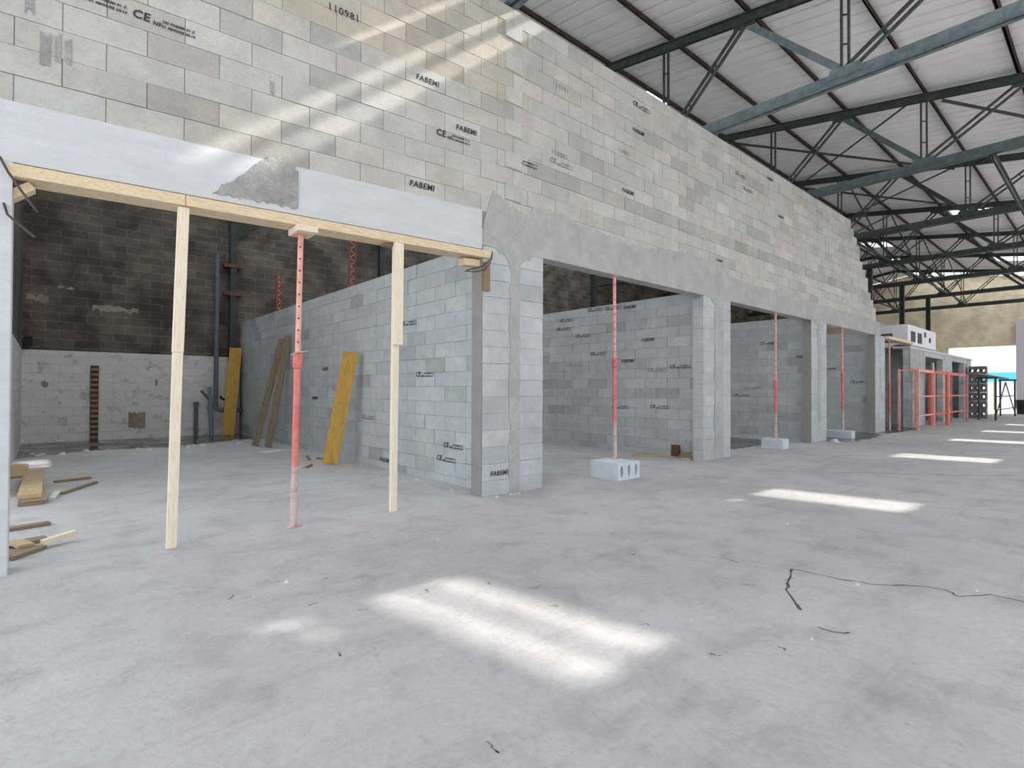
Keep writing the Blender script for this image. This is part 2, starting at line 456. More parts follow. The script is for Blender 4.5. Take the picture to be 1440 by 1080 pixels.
# smeared mortar drips
for x, z, h, w in ((-.05, 3.62, .22, .035), (.03, 3.66, .2, .02), (.085, 3.66, .18, .02), (-.13, 3.95, .2, .03), (1.47, 3.93, .12, .02)):
    ragged((x, x + w * 1.6), lambda q: z + h / 2, lambda q: z - h / 2, D - .003, .004, .02, .015, int(z * 100)).build('mortar_drip', M['rough_patch'], wall)

# ------------------------------------------------------------------ printed stamps
def text_mesh(name, pieces, mat):
    bm = bmesh.new()
    for s_, x, y, size, off in pieces:
        cu = bpy.data.curves.new('t', 'FONT'); cu.body = s_; cu.size = size; cu.offset = off; cu.shear = .0 if s_.isdigit() else .18; cu.resolution_u = 2; cu.space_character = 1.1
        o = bpy.data.objects.new('t', cu); C.objects.link(o); bpy.context.view_layer.update()
        me = bpy.data.meshes.new_from_object(o.evaluated_get(bpy.context.evaluated_depsgraph_get()))
        me.transform(Matrix.Translation((x, y, 0))); bm.from_mesh(me)
        bpy.data.objects.remove(o); bpy.data.curves.remove(cu); bpy.data.meshes.remove(me)
    me = bpy.data.meshes.new(name); bm.to_mesh(me); bm.free(); me.materials.append(mat)
    return me
T_fab = text_mesh('name_print', [('FABEMI', 0, 0, .105, .0025)], M['ink'])
T_ce = text_mesh('mark_print', [('CE', 0, .01, .115, .003), ('NF', .17, 0, .055, .002), ('350 FABEMI 01 Z', .25, .048, .036, .0015), ('01 08/03/08 20:16', .245, .0, .036, .0015)], M['ink'])
T_ce2 = text_mesh('mark_print_faint', [('CE', 0, .01, .115, .003), ('NF', .17, 0, .055, .002), ('350 FABEMI 01 Z', .25, .048, .036, .0015), ('01 08/03/08 20:16', .245, .0, .036, .0015)], M['inkfaint'])
T_num = text_mesh('number_print', [('110981', 0, 0, .125, .001)], M['ink'])
T_numf = text_mesh('number_print_faint', [('110981', 0, 0, .125, .001)], M['inkfaint'])
def stamp(me, parent, plane, u, z, s=1., tilt=0):
    o = bpy.data.objects.new('printed_stamp', me); C.objects.link(o); o.parent = parent
    if plane == 'front':
        o.location = (u, D - .0065, z); o.rotation_euler = Matrix.Rotation(-tilt, 3, 'Y').to_4x4().to_3x3().to_euler() if False else (PI / 2, -tilt, 0)
    else:
        o.location = (plane - .0065, u, z); o.rotation_euler = (PI / 2, 0, -PI / 2)
    o.scale = (s, s, s)
for me, x, z, s in ((T_fab, 2.87, 3.41, .85), (T_fab, 3.46, 4.2, .8), (T_fab, 2.94, 4.57, .8), (T_ce, 3.2, 4.05, .85), (T_ce, .47, 4.08, .78), (T_ce, .02, 4.07, .78), (T_num, 1.98, 4.86, .8)):
    stamp(me, wall, 'front', x, z, s, .042)
for me, x, z, s in ((T_ce, 4.27, 4.08, .85), (T_numf, 4.98, 4.37, .8), (T_ce2, 4.95, 4.25, .85), (T_ce, 6.76, 5.65, .85), (T_fab, 6.76, 5.25, .8), (T_fab, 6.5, 4.25, .8), (T_numf, 6.4, 4.82, .7),
                    (T_ce, 10.05, 5.46, .85), (T_ce, 10.35, 5.25, .85), (T_fab, 12.0, 5.06, .75), (T_ce2, 14.2, 5.65, .85), (T_ce2, 14.2, 5.26, .85), (T_fab, 3.98, .235, .75), (T_fab, 9.32, 3.66, .6), (T_numf, 5.0, 5.28, .8), (T_fab, 11.45, 5.75, .8)):
    stamp(me, wall, 'front', x, z, s)

# ------------------------------------------------------------------ partition walls between the units
PART = [4.11 + PER * i for i in range(4)]
PST = [[(T_ce, 7.3, 2.22), (T_ce, 6.84, 1.44), (T_ce, 6.12, .47), (T_ce, 6.28, .28), (T_fab, 10.4, 1.62), (T_ce2, 9.9, 1.24), (T_fab, 7.95, .1), (T_fab, 10.9, 1.05), (T_ce2, 8.6, .75)],
       [(T_ce, 7.9, 3.0), (T_ce, 7.4, 2.98), (T_fab, 6.9, 2.96), (T_ce, 8.75, 2.84), (T_ce, 8.85, 2.65), (T_ce, 8.25, 2.45), (T_fab, 6.45, 2.25), (T_ce, 7.8, 2.02), (T_fab, 6.95, 1.84), (T_ce2, 8.5, 1.8), (T_ce, 5.8, 1.68), (T_ce2, 6.3, 1.62), (T_ce, 7.2, .87), (T_ce, 6.25, .9)],
       [(T_ce, 6.3, 2.46), (T_ce2, 6.7, 1.3), (T_ce, 7.0, 1.1), (T_fab, 5.4, 2.08)], [(T_ce, 5.7, 1.52), (T_fab, 6.4, 1.95)]]
for i, xp in enumerate(PART):
    ye = 16.28
    pb, pc = wall_blocks(lambda u, t, z, xp=xp: (xp + t, u, z), lambda z: [(D + TH + .002, ye)], lambda k: (.2 * k - .1 if k else -.02), 0, 16, lambda k, a: 5.1 + (.25 if k % 2 else 0))
    w = struct(pb.build('wall_partition_%d' % (i + 1), M['block']), 'pale block partition wall, %s from the left' % ('first', 'second', 'third', 'fourth')[i])
    pc.build('mortar_joint', M['mortar'], w)
    for me, y, z in PST[i]: stamp(me, w, xp, y, z, .85)

# ------------------------------------------------------------------ lower walls further along
low_spans = [(22.9, 25.1), (28.1, 29.95), (32.6, 34.4)]
lb, lc = wall_blocks(lambda u, t, z: (u, D + t, z), lambda z: low_spans if z < 2.5 else [(22.9, 34.4)], lambda k: .2 * k - .02, 0, 14, lambda k, a: 22.9 + (.25 if k % 2 else 0))
wl_ = struct(lb.build('wall_low', M['block']), 'low stretch of block wall beyond the tall wall'); lc.build('mortar_joint', M['mortar'], wl_)
MB().box(22.9, 25.1, D - .012, D + .01, 1.75, 2.8).build('render_coat', M['render'], wl_)
MB().box(22.85, 34.5, D - .03, D + TH + .3, 2.78, 2.86).build('coping', M['lintel'], wl_)
for i, xp in enumerate((24.25, 29.25, 33.5)):
    pb, pc = wall_blocks(lambda u, t, z, xp=xp: (xp + t, u, z), lambda z: [(D + TH + .002, 12.0)], lambda k: .2 * k - .02, 0, 14, lambda k, a: 5.1 + (.25 if k % 2 else 0))
    w = struct(pb.build('wall_partition_%d' % (i + 5), M['block']), 'block partition behind the low wall'); pc.build('mortar_joint', M['mortar'], w)

# ------------------------------------------------------------------ shell: floor, back wall, side wall, far gable
mb = MB(); mb.box(-8, 42.6, -7.2, 16.7, -.3, 0)
floor = struct(mb.build('floor', M['floor']), 'dusty grey concrete floor')
def crack(pts, w):
    r = random.Random(int(pts[0][0] * 100)); mb = MB(); P = []
    for (a, b) in zip(pts, pts[1:]):
        for t in (0, .33, .66): P.append((a[0] + (b[0] - a[0]) * t + r.uniform(-.012, .012), a[1] + (b[1] - a[1]) * t + r.uniform(-.012, .012)))
    P.append(pts[-1])
    for i, (a, b) in enumerate(zip(P, P[1:])):
        d = Vector((b[0] - a[0], b[1] - a[1], 0)).normalized(); q = Vector((-d.y, d.x, 0)) * w * r.uniform(.5, 1.2)
        mb.add([(a[0] - q.x, a[1] - q.y, .001), (b[0] - q.x, b[1] - q.y, .001), (b[0] + q.x, b[1] + q.y, .001), (a[0] + q.x, a[1] + q.y, .001)], [(0, 1, 2, 3)])
    mb.build('crack', M['crack'], floor)
crack([(4.0, 1.56), (4.01, 1.39), (4.05, 1.18), (4.11, 1.06), (4.28, .89), (4.32, .75), (4.25, .66), (4.44, .54), (4.45, .4), (4.6, .1)], .006)
crack([(4.0, 1.56), (3.75, 1.47), (3.55, 1.41), (3.29, 1.23)], .009)
crack([(3.14, 1.09), (3.12, 1.01), (3.18, .95)], .007)
crack([(3.8, 2.09), (3.87, 1.98), (3.84, 1.86)], .004)
crack([(11.2, 4.1), (12.4, 3.0), (13.6, 2.2), (14.8, 1.2)], .012)
crack([(8.6, 3.6), (9.6, 2.6), (10.5, 1.5), (11.3, .9)], .010)
r_ = random.Random(21)
for i in range(26):   # shallow heel marks and flaked spots
    x, y = r_.uniform(.6, 4.2), r_.uniform(.9, 4.2); a = r_.uniform(0, 6.28); q = r_.uniform(.03, .06)
    crack([(x + q * math.cos(a + t), y + q * math.sin(a + t)) for t in (0, .5, 1., 1.5)], .0022)

struct(MB().box(-.7, 42.6, 16.3, 16.6, -.02, 7.45).build('wall_back', M['back']), 'back wall, sooty blocks above a white painted band')
struct(MB().box(-.62, -.4, 8.4, 16.3, -.02, 7.3).build('wall_left', M['left']), 'short dark side wall at the back left of the first unit')
struct(MB().box(-2.8, -2.6, -7.0, -1.2, -.02, 6.1).build('wall_end_light_block', M['plaster']), 'added unseen end wall behind the camera, dimming the near floor')  # added out of view to hold sky light off the near floor
struct(MB().box(-2.6, 42.0, -7.25, -7.0, 2.6, 6.22).build('wall_side_light_block', M['plaster']), 'added unseen upper side wall, cutting sky light from the open long side')  # unseen, added to cut the sky light on the block wall
mb = MB()
mb.prism([(-7.2, 3.92), (16.3, 3.92), (16.3, 7.6), (9.12, 8.72), (-7.2, 6.19)], 'x', 42.0, 42.3)
mb.box(42.0, 42.3, -7.2, 4.0, 0, 3.92); mb.box(42.0, 42.3, 7.1, 16.3, 0, 3.92)
wf = struct(mb.build('wall_far', M['far']), 'tan block gable wall at the far end with a wide doorway')
struct(MB().box(41.75, 41.995, -2.0, 4.03, 0, 5.4).build('trim_1', M['plaster']), 'white plastered pier beside the far doorway')

# ------------------------------------------------------------------ roof sheeting with openings
HOLES = []
for xa, xb in ((10.98, 11.25), (11.34, 11.6), (15.96, 16.62), (21.8, 22.75), (27.05, 27.9), (31.7, 32.6), (36.9, 37.8)):
    HOLES.append((xa, xb, -1.68, -.30))
HOLES += [(6.36, 6.50, 3.45, 4.25), (6.86, 7.04, 2.84, 4.25), (7.2, 7.52, 2.84, 4.25)]
HOLES += [(10.40, 10.56, -.40, -.28), (10.46, 10.62, -.62, -.5), (15.48, 15.6, -.38, -.28), (15.62, 15.76, -.52, -.42)]
HOLES += [(10.9, 11.8, 7.5, 8.6)]
HOLES += [(x, x + 4.0, -6.6, -3.3) for x in (-.3, 4.65, 9.6, 14.55, 19.5, 24.4, 29.4, 34.3, 38.0)]   # openings added out of view; sun bounced off the floor lifts the roof
LIGHTS = [(25.3, 26.4, 2.86, 4.24), (35.6, 36.9, 2.86, 4.24), (30.7, 31.9, 7.5, 8.75), (35.3, 36.9, 7.5, 8.75), (40.2, 41.7, 7.5, 8.75)] + [(40.2, 41.7, y, y + 1.3) for y in (1.4, 2.9, 4.42, 5.95)]
UNSEEN = [(x, x + 4.2, y, y2) for x in (-.25, 4.65, 9.6, 14.55) for y, y2 in ((8.1, 8.9), (9.3, 10.35), (10.7, 11.85), (12.2, 13.35), (13.7, 14.85), (15.15, 16.2)) if not (x == 9.6 and y == 8.1)]  # rooflights added out of view to fill the units with light
UNSEEN += [(-.25, 3.95, 5.95, 7.2)] + [(x, x + 4.0, y, y2) for x in (-.3, 4.65, 9.6, 14.55, 19.5, 24.4, 29.4, 34.3, 38.0) for y, y2 in ((-2.95, -1.8), (-.1, .7))]  # more added panels, first unit and hall side, for fill light
LIGHTS += UNSEEN
xs = set(); x = -6.0
def ribz(x):
    q = (x + 6) % .33
    return .05 * (1 if .012 <= q <= .045 else 0 if q < .0005 or q >= .057 else (q / .012 if q < .012 else (.057 - q) / .012))
while x < 42.0:
    if x < -2.7: x += .33; continue
    for d in (0, .012, .045, .057): xs.add(round(x + d, 4))
    x += .33
ys = {-7.0, 9.12, 16.3}
for a, b, c, d in HOLES + LIGHTS: xs |= {a, b}; ys |= {c, d}
xs = sorted(xs); ys = sorted(ys); mb = MB(); idx = {}
def V_(i, j):
    if (i, j) not in idx:
        idx[(i, j)] = len(mb.v); mb.v.append((xs[i], ys[j], roofz(ys[j]) + .185 + ribz(xs[i])))
    return idx[(i, j)]
for i in range(len(xs) - 1):
    for j in range(len(ys) - 1):
        cx, cy = (xs[i] + xs[i + 1]) / 2, (ys[j] + ys[j + 1]) / 2
        if any(a < cx < b and c < cy < d for a, b, c, d in HOLES + LIGHTS): continue
        mb.f.append((V_(i, j), V_(i + 1, j), V_(i + 1, j + 1), V_(i, j + 1))); mb.t.append((1, 1, 1))
roof = struct(mb.build('ceiling', M['sheet']), 'ribbed steel roof sheeting')
md = roof.modifiers.new('sheet', 'SOLIDIFY'); md.thickness = .012; md.offset = 1
for i, (a, b, c, d) in enumerate(LIGHTS):
    mb = MB(); q = [(a - .04, c - .04), (b + .04, c - .04), (b + .04, d + .04), (a - .04, d + .04)]
    vs = [(x, y, roofz(y) + .235) for x, y in q] + [(x, y, roofz(y) + .245) for x, y in q]
    mb.add(vs, [(0, 3, 2, 1), (4, 5, 6, 7), (0, 1, 5, 4), (1, 2, 6, 5), (2, 3, 7, 6), (3, 0, 4, 7)])
    struct(mb.build('window_or_fill_%d' % (i + 1), M['sky_panel']), 'translucent rooflight in the sheeting; those out of view are added for fill light')

# ------------------------------------------------------------------ roof trusses
BN = [2.8 + 3.16 * k for k in range(-3, 5)]; TN = [y + 1.58 for y in BN[:-1]]
ZB = 6.11
def double_bar(mb, a, b, gap, w, h):
    for s in (-1, 1): mb.bar(a, b, w, h, (1, 0, 0), (s * gap / 2, 0))
def battens(mb, a, b, gap, w, n):
    a = Vector(a); b = Vector(b); d = (b - a).normalized(); r = d.cross(Vector((1, 0, 0))).normalized()
    for i in range(n):
        p = a + (b - a) * ((i + 1) / (n + 1)); mb.bar(p - r * gap / 2 - d * .02, p + r * gap / 2 + d * .02, .02, w, (1, 0, 0))
def make_truss(X, label):
    t = thing('roof_truss', label, 'roof truss', (X, BN[0], ZB), 'steel roof trusses across the hall')
    def chord(ya, yb, top):
        mb = MB(); za = roofz(ya) if top else ZB; zb = roofz(yb) if top else ZB
        s = 1 if top else -1
        for q in (-1, 1): mb.bar((X, ya, za), (X, yb, zb), .012, .15 if top else .19, (0, 0, 1), (q * .03, 0))
        for q in (-1, 1): mb.bar((X, ya, za), (X, yb, zb), .075, .012, (0, 0, 1), (q * .062, s * (.07 if top else .09)))
        return mb
    ch = M['teal'] if X < 12 else M['teal_shaded'] if X < 17 else M['steel']  # farther chords darker: weaker light put into the steel colour
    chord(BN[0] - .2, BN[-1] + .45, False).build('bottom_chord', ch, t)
    mb = chord(BN[0] - .2, 9.12, True); m2 = chord(9.12, BN[-1] + .45, True); mb.add(m2.v, m2.f); mb.build('top_chord', M['steel'], t)
    for y in BN:
        mb = MB(); a = (X, y, ZB + .05); b = (X, y, roofz(y) - .04)
        double_bar(mb, a, b, .1, .03, .05); battens(mb, a, b, .1, .025, 2 if roofz(y) - ZB < 1.6 else 3)
        mb.build('vertical_post', M['steel'], t)
    for i, y in enumerate(TN):
        for j, yb in enumerate((BN[i], BN[i + 1])):
            mb = MB(); a = (X, y, roofz(y) - .06); b = (X, yb, ZB + .08)
            if j == 1: double_bar(mb, a, b, .11, .04, .05); battens(mb, a, b, .11, .05, 2)
            else:
                mb.bar(a, b, .11, .014, (1, 0, 0)); mb.bar(a, b, .014, .07, (1, 0, 0), (.04, .03))
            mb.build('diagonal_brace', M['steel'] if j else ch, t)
        MB().prism([(y - .2, roofz(y) - .16), (y + .2, roofz(y) - .13), (y + .17, roofz(y) + .02), (y - .17, roofz(y) - .02)], 'x', X - .012, X + .012).build('gusset_plate', M['steel'], t)
    for y in BN:
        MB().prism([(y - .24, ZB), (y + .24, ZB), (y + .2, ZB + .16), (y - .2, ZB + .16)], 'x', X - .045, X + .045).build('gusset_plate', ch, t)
    return t
TL = ['grey-green steel truss above the toothed seam, just entering the frame at the top',
      'nearest fully seen steel truss, its pale teal beam meeting the wall above the second opening',
      'second fully seen steel truss, its lower beam meeting the wall above the third opening',
      'third fully seen steel truss, at the broken right end of the tall block wall',
      'fourth steel truss along the hall, first one clear of the tall wall',
      'fifth steel truss along the hall, above the white boxy units',
      'sixth steel truss along the hall, second before the tan gable',
      'last steel truss of the hall, close to the tan gable wall']
for X, l in zip(XT, TL): make_truss(X, l)

PN = ['just above the top of the block wall', 'second out from the wall top', 'third out from the wall top', 'fourth out from the wall top', 'fifth out, furthest right in the frame']
def purlin(y, label, mat='purlin'):
    mb = MB(); z = roofz(y) + .13; x0, x1 = -2.6, 41.99
    mb.box(x0, x1, y - .012, y + .012, z - .055, z + .055); mb.box(x0, x1, y - .05, y + .012, z - .055, z - .04); mb.box(x0, x1, y - .012, y + .05, z + .04, z + .055)
    o = mb.build('roof_purlin', M[mat], loc=(x0, y, z - .055))
    tag(o, label, 'purlin', 'steel purlins under the roof sheeting')
for i, y in enumerate((7.38, 5.82, 4.3, 2.77, 1.3)): purlin(y, 'dark brown steel purlin running along the hall, ' + PN[i])
for i, y in enumerate((8.98, 10.5, 12.0, 13.5, 15.0)): purlin(y, 'dark brown purlin over the walled units, %s back from the wall top' % ('first', 'second', 'third', 'fourth', 'fifth')[i])

# bracing rods under the sheeting, lengthways tie
def rod(a, b, label, r=.02):
    mb = MB(); mb.bar(a, b, .045, .012, (0, 0, 1)); mb.bar(a, b, .012, .045, (0, 0, 1), (.018, .018))
    tag(mb.build('bracing_bar', M['steel'], loc=a), label, 'bracing bar', 'thin roof bracing bars')
def rp(x, y, dz=0): return (x, y, roofz(y) - .07 - dz)
B2, B3, B4, B5 = XT[2], XT[3], XT[4], XT[5]
rod(rp(B2, 7.2, .06), rp(B3, 3.1, .06), 'thin dark bracing bar falling right from the wall, behind the second whole truss')
rod(rp(B2, 3.1), rp(B3, 7.2), 'thin dark bracing bar rising right from the wall top behind the second whole truss')
rod(rp(B2, 2.5, .06), rp(B3, -.6, .06), 'thin dark bracing bar right of the second whole truss, falling out of the frame')
rod(rp(B3, 2.6), rp(B2, -.6), 'thin dark bracing bar right of the second whole truss, rising out of the frame')
rod(rp(B3, 7.2, .06), rp(B4, 3.1, .06), 'thin bracing bar in the bay behind the third whole truss, falling right')
rod(rp(B3, 3.1), rp(B4, 7.2), 'thin bracing bar in the bay behind the third whole truss, rising right')
def sway(xa, xb, y, label):
    t = thing('sway_brace', label, 'cross bracing', (xa, y, ZB), 'cross bracing frames between the trusses')
    zt = roofz(y) - .1; xa += .1; xb -= .1
    MB().bar((xa, y - .02, ZB + .1), (xb, y - .02, zt), .05, .03, (0, 1, 0)).build('diagonal_brace', M['steel'], t)
    MB().bar((xa, y + .02, zt), (xb, y + .02, ZB + .1), .05, .03, (0, 1, 0)).build('diagonal_brace', M['steel'], t)
    MB().bar((xa, y, ZB + .04), (xb, y, ZB + .04), .06, .05, (0, 0, 1)).build('tie_bar', M['steel'], t)
for i, X in enumerate(XT[3:7]):
    w_ = ('nearest to the tall wall', 'second from the tall wall', 'third from the tall wall', 'nearest to the tan gable')[i]
    sway(X, X + 4.95, 5.75, 'dark cross bracing frame between trusses in line with the wall, ' + w_)
    sway(X, X + 4.95, 8.9, 'dark cross bracing frame between trusses under the ridge, ' + w_)
mb = MB(); a = (B2 + .05, 1.7, ZB - .09); b = (41.99, 1.7, ZB - .09)
for q in (-1, 1): mb.bar(a, b, .05, .012, (0, 0, 1), (q * .03, 0)); mb.bar(a, b, .012, .1, (0, 0, 1), (q * .012, -.05))
tag(mb.build('longitudinal_tie', M['steel'], loc=a), 'flat steel tie running lengthways under the lower beams of the trusses, at right', 'steel tie')

# steel columns
def column(x, y, z0, z1, label, brackets=()):
    t = thing('steel_column', label, 'steel column', (x, y, z0), 'steel columns carrying the trusses')
    mb = MB(); mb.box(x - .075, x + .075, y - .09, y - .075, z0, z1); mb.box(x - .075, x + .075, y + .075, y + .09, z0, z1); mb.box(x - .006, x + .006, y - .075, y + .075, z0, z1)
    mb.build('shaft', M['steel'], t)
    for z in brackets:
        MB().box(x - .24, x + .24, y - .11, y + .1, z - .05, z + .05).build('clamp_bracket', M['rust'], t, bevel=.01)
    return t
ORD = ['standing behind the grey vertical pipe corner in the first unit', 'on the back wall behind the second unit', 'on the back wall behind the third unit', 'on the back wall behind the fourth unit']
for i in range(4):
    t = column(XT[i] - (.42 if i == 0 else .9 if i == 1 else 0), 16.18, 0, 7.2 if i else 6.9, 'dark steel column ' + ORD[i], (4.63, 3.86) if i == 0 else ())
    if i == 0:
        x = XT[0] - .42; mb = MB(); mb.prism([(x + .06, 5.3), (x + .75, 6.02), (x + .06, 6.02)], 'y', 16.15, 16.21); mb.build('knee_bracket', M['steel'], t)
column(24.1, 6.47, 0, 6.02, 'dark steel column rising beside the end of the tall wall')
column(29.05, 6.55, 0, 6.02, 'dark steel column rising behind the white boxy units')
column(34.0, 6.56, 0, 6.02, 'dark steel column further along, in front of the tan gable')
# red ladder-like posts seen over the first partition
def lattice(x, y, z0, z1, w, label):
    t = thing('lattice_post', label, 'lattice post', (x, y, z0))
    for s in (-1, 1): MB().box(x + s * w / 2 - .02, x + s * w / 2 + .02, y - .02, y + .02, z0, z1).build('upright', M['rustred'], t)
    P = []; z = z0 + .05; k = 0
    while z < z1: P.append((x + (w / 2 if k % 2 else -w / 2), y, z)); z += .11; k += 1
    MB().tube(P, .014, 6).build('zigzag_bar', M['pink'], t)
lattice(6.36, 14, 0, 5.6, .16, 'red lattice post showing above the first partition, left of the right timber post')
lattice(4.42, 14, 0, 4.15, .1, 'short rust red post showing just above the first partition')

# ------------------------------------------------------------------ first opening: head boards, props
def hbz(x): return 2.915 + .03 * (x - 3.98)
def head_board(xa, xb, label):
    mb = MB(); ya, yb = D - .03, D + TH + .0
    mb.add([(x, y, hbz(x) - dz) for dz in (.1, .014) for x, y in ((xa, ya), (xb, ya), (xb, yb), (xa, yb))], [(0, 3, 2, 1), (4, 5, 6, 7), (0, 1, 5, 4), (1, 2, 6, 5), (2, 3, 7, 6), (3, 0, 4, 7)])
    o = mb.build('head_board', M['woodx'], loc=((xa + xb) / 2, D + .08, hbz(xa) - .1), bevel=.004)
    tag(o, label, 'timber beam', 'timber boards propped under the first lintel')
head_board(-.2, .83, 'short pale timber board under the lintel, from the left pillar to the first wooden post')
head_board(.834, 3.97, 'long pale timber board under the lintel, from the first wooden post to the block pillar')

def timber_post(x, y, pieces, label):
    zt = hbz(x) - .103
    t = thing('timber_post', label, 'timber post', (x, y, 0), 'wooden posts propping the first lintel')
    for (dx, dy, w, d, z0, z1, lean, nm) in pieces:
        mb = MB(); z1 = zt if z1 is None else z1
        mb.bar((x + dx, y + dy, z0), (x + dx + lean, y + dy, z1), w, d, (0, 1, 0)); mb.build(nm, M['wood'], t, bevel=.004)
    return t
timber_post(.765, D + .02, [(0, 0, .07, .05, 0, 1.55, .03, 'lower_timber'), (.03, 0.0, .078, .05, 1.55, None, .03, 'upper_timber')], 'bright squared wooden post, left of the red steel prop')
t = timber_post(2.72, D + .03, [(0, .0, .07, .05, 0, None, .02, 'lower_timber'), (.015, -.05, .1, .045, 1.72, None, .005, 'upper_timber')], 'wooden post with a thicker upper timber nailed on, right of the red steel prop')
# short cleats on the pillar and at the props
def small_board(name, a, b, w, h, up, mat, label, cat='wooden board', group=None, bevel=.003):
    o = MB().bar(a, b, w, h, up).build(name, M[mat], loc=(min(a, b, key=lambda q: q[2])), bevel=bevel)
    return tag(o, label, cat, group)
small_board('timber_cleat', (3.9, D - .018, 2.42), (3.9, D - .018, 2.76), .09, .03, (0, 1, 0), 'oldwood', 'short upright wooden offcut nailed to the block pillar below the long head board')
small_board('timber_cleat', (3.62, D + .1, 2.74), (3.97, D + .1, 2.76), .12, .08, (0, 0, 1), 'woodx', 'wooden packing piece between head board and block pillar')
small_board('timber_cleat', (-.2, D + .1, 2.57), (-.08, D + .1, 2.67), .12, .06, (0, 0, 1), 'woodx', 'wooden packing wedge at the left end of the head board')
small_board('timber_cleat', (1.69, D + .03, hbz(1.7) - .135), (1.87, D + .03, hbz(1.7) - .13), .26, .055, (0, 0, 1), 'wood', 'wooden packing block on the head of the nearest red prop')
small_board('timber_cleat', (2.62, D + .08, hbz(2.7) - .12), (2.82, D + .08, hbz(2.7) - .117), .1, .03, (0, 0, 1), 'oldwood', 'thin wooden wedge above the right wooden post')

def prop(x, y, z0, z1, zc, lean, label):
    t = thing('steel_prop', label, 'steel prop', (x, y, z0), 'red adjustable steel props')
    L = z1 - z0; P = lambda z: (x + lean * (z - z0) / L, y, z)
    MB().box(x - .06, x + .06, y - .06, y + .06, z0, z0 + .008).build('base_plate', M['cementy'], t)
    MB().tube([P(z0 + .005), P(z0 + .55)], .031, 14).build('lower_sleeve', M['cementy'], t, smooth=True)
    MB().tube([P(z0 + .5), P(zc - .06)], .0305, 14).build('outer_tube', M['red'], t, smooth=True)
    MB().tube([P(zc - .12), P(zc - .115), P(zc + .02), P(zc + .025)], [.034, .042, .042, .034], 14).build('collar_nut', M['red'], t, smooth=True)
    c = Vector(P(zc)); mb = MB()
    mb.tube([c + Vector((-.07, -.03, -.09)), c + Vector((-.075, -.03, .0)), c + Vector((-.02, -.045, .025)), c + Vector((.05, -.05, .035)), c + Vector((.09, -.02, .05))], .006, 8)
    mb.build('pin_handle', M['zinc'], t, smooth=True)
    it = MB().tube([P(zc - .02), P(z1 - .008)], .025, 14).build('inner_tube', M['pink'], t, smooth=True)
    z = zc + .12; ph = None
    while z < z1 - .06:
        q = Vector(P(z)); dirs = Vector((-.36 if x < 3 else -.78, -.93 if x < 3 else -.62, 0)).normalized()
        if ph is None:
            p0 = q; ph = MB().tube([q + dirs * .0235, q + dirs * .0262], .008, 8).build('pin_hole', M['darkhole'], it)
        else:
            o = ph.copy(); C.objects.link(o); o.parent = it; o.location = q - p0
        z += .11
    tx = x + lean
    MB().box(tx - .06, tx + .06, y - .06, y + .06, z1 - .008, z1).build('head_plate', M['pink'], t)
    return t
prop(1.725, D + .06, 0, hbz(1.75) - .163, 1.57, .045, 'red steel prop with punched upper tube, between the two wooden posts')
prop(6.42, D + .06, .24, ZL - .014, 1.72, -.02, 'red steel prop standing on a block in the second opening')
prop(12.0, D + .05, .22, ZL - .014, 1.46, 0, 'red steel prop standing on a block in the third opening')
prop(16.25, D + .05, .2, ZL - .014, 1.74, -.07, 'red steel prop standing on a block in the fourth opening')
prop(20.5, D + .02, 0, 2.90, 1.5, 0, 'dark red steel prop under the timber board just past the tall wall')
small_board('head_board', (19.95, D + .04, 2.95), (22.89, D + .04, 2.95), .3, .09, (0, 0, 1), 'woodx', 'pale timber board spanning the opening just past the tall wall', 'timber beam')

# holed blocks
def holed(mb, o, W_, H_, Dp, n, ux, uz, ud, rr=.36, rx=None):
    """block W_ wide, H_ tall, Dp deep with n through holes; o = lower near corner, ux/uz/ud unit axes"""
    ux, uz, ud, o = Vector(ux), Vector(uz), Vector(ud), Vector(o); cw = W_ / n; K = 16
    for i in range(n):
        c = Vector(((i + .5) * cw, H_ / 2)); sq = []; ci = []
        for k in range(K):
            a = 2 * PI * k / K; ca, sa = math.cos(a), math.sin(a); m = max(abs(ca), abs(sa))
            sq.append((c.x + ca / m * cw / 2, c.y + sa / m * H_ / 2)); q = min(cw, H_) * rr
            ci.append((c.x + ca * (rx if rx else q), c.y + sa * (H_ * .36 if rx else q)))
        P = lambda p, t: o + ux * p[0] + uz * p[1] + ud * t
        vs = [P(p, 0) for p in sq] + [P(p, 0) for p in ci] + [P(p, Dp) for p in sq] + [P(p, Dp) for p in ci]; fs = []
        for k in range(K):
            k2 = (k + 1) % K
            fs += [(k, k2, K + k2, K + k), (2 * K + k, 3 * K + k, 3 * K + k2, 2 * K + k2), (K + k, K + k2, 3 * K + k2, 3 * K + k)]
            edge_l = (k in (6, 7, 8, 9)) and i > 0; edge_r = (k in (14, 15, 0, 1)) and i < n - 1
            if not (edge_l or edge_r): fs.append((k, 2 * K + k, 2 * K + k2, k2))
        mb.add(vs, fs)
    return mb
def low_block(x, y, wx, wy, h, label, holes=True):
    mb = MB()
    if holes: holed(mb, (x, y, 0), wx, h, wy, 3, (1, 0, 0), (0, 0, 1), (0, 1, 0), .34, .032)
    else: mb.box(x, x + wx, y, y + wy, 0, h)
    o = mb.build('concrete_block', M['paleblock'], loc=(x + wx / 2, y + wy / 2, 0), bevel=0 if holes else .008)
    tag(o, label, 'concrete block', 'blocks under the steel props')
low_block(6.0, 4.62, .5, .5, .24, 'pale hollow concrete block with dark cores, under the prop in the second opening')
low_block(11.85, 4.78, .3, .46, .22, 'pale concrete block under the prop in the third opening', False)
low_block(16.0, 4.72, .3, .62, .2, 'long pale concrete block under the prop in the fourth opening', False)

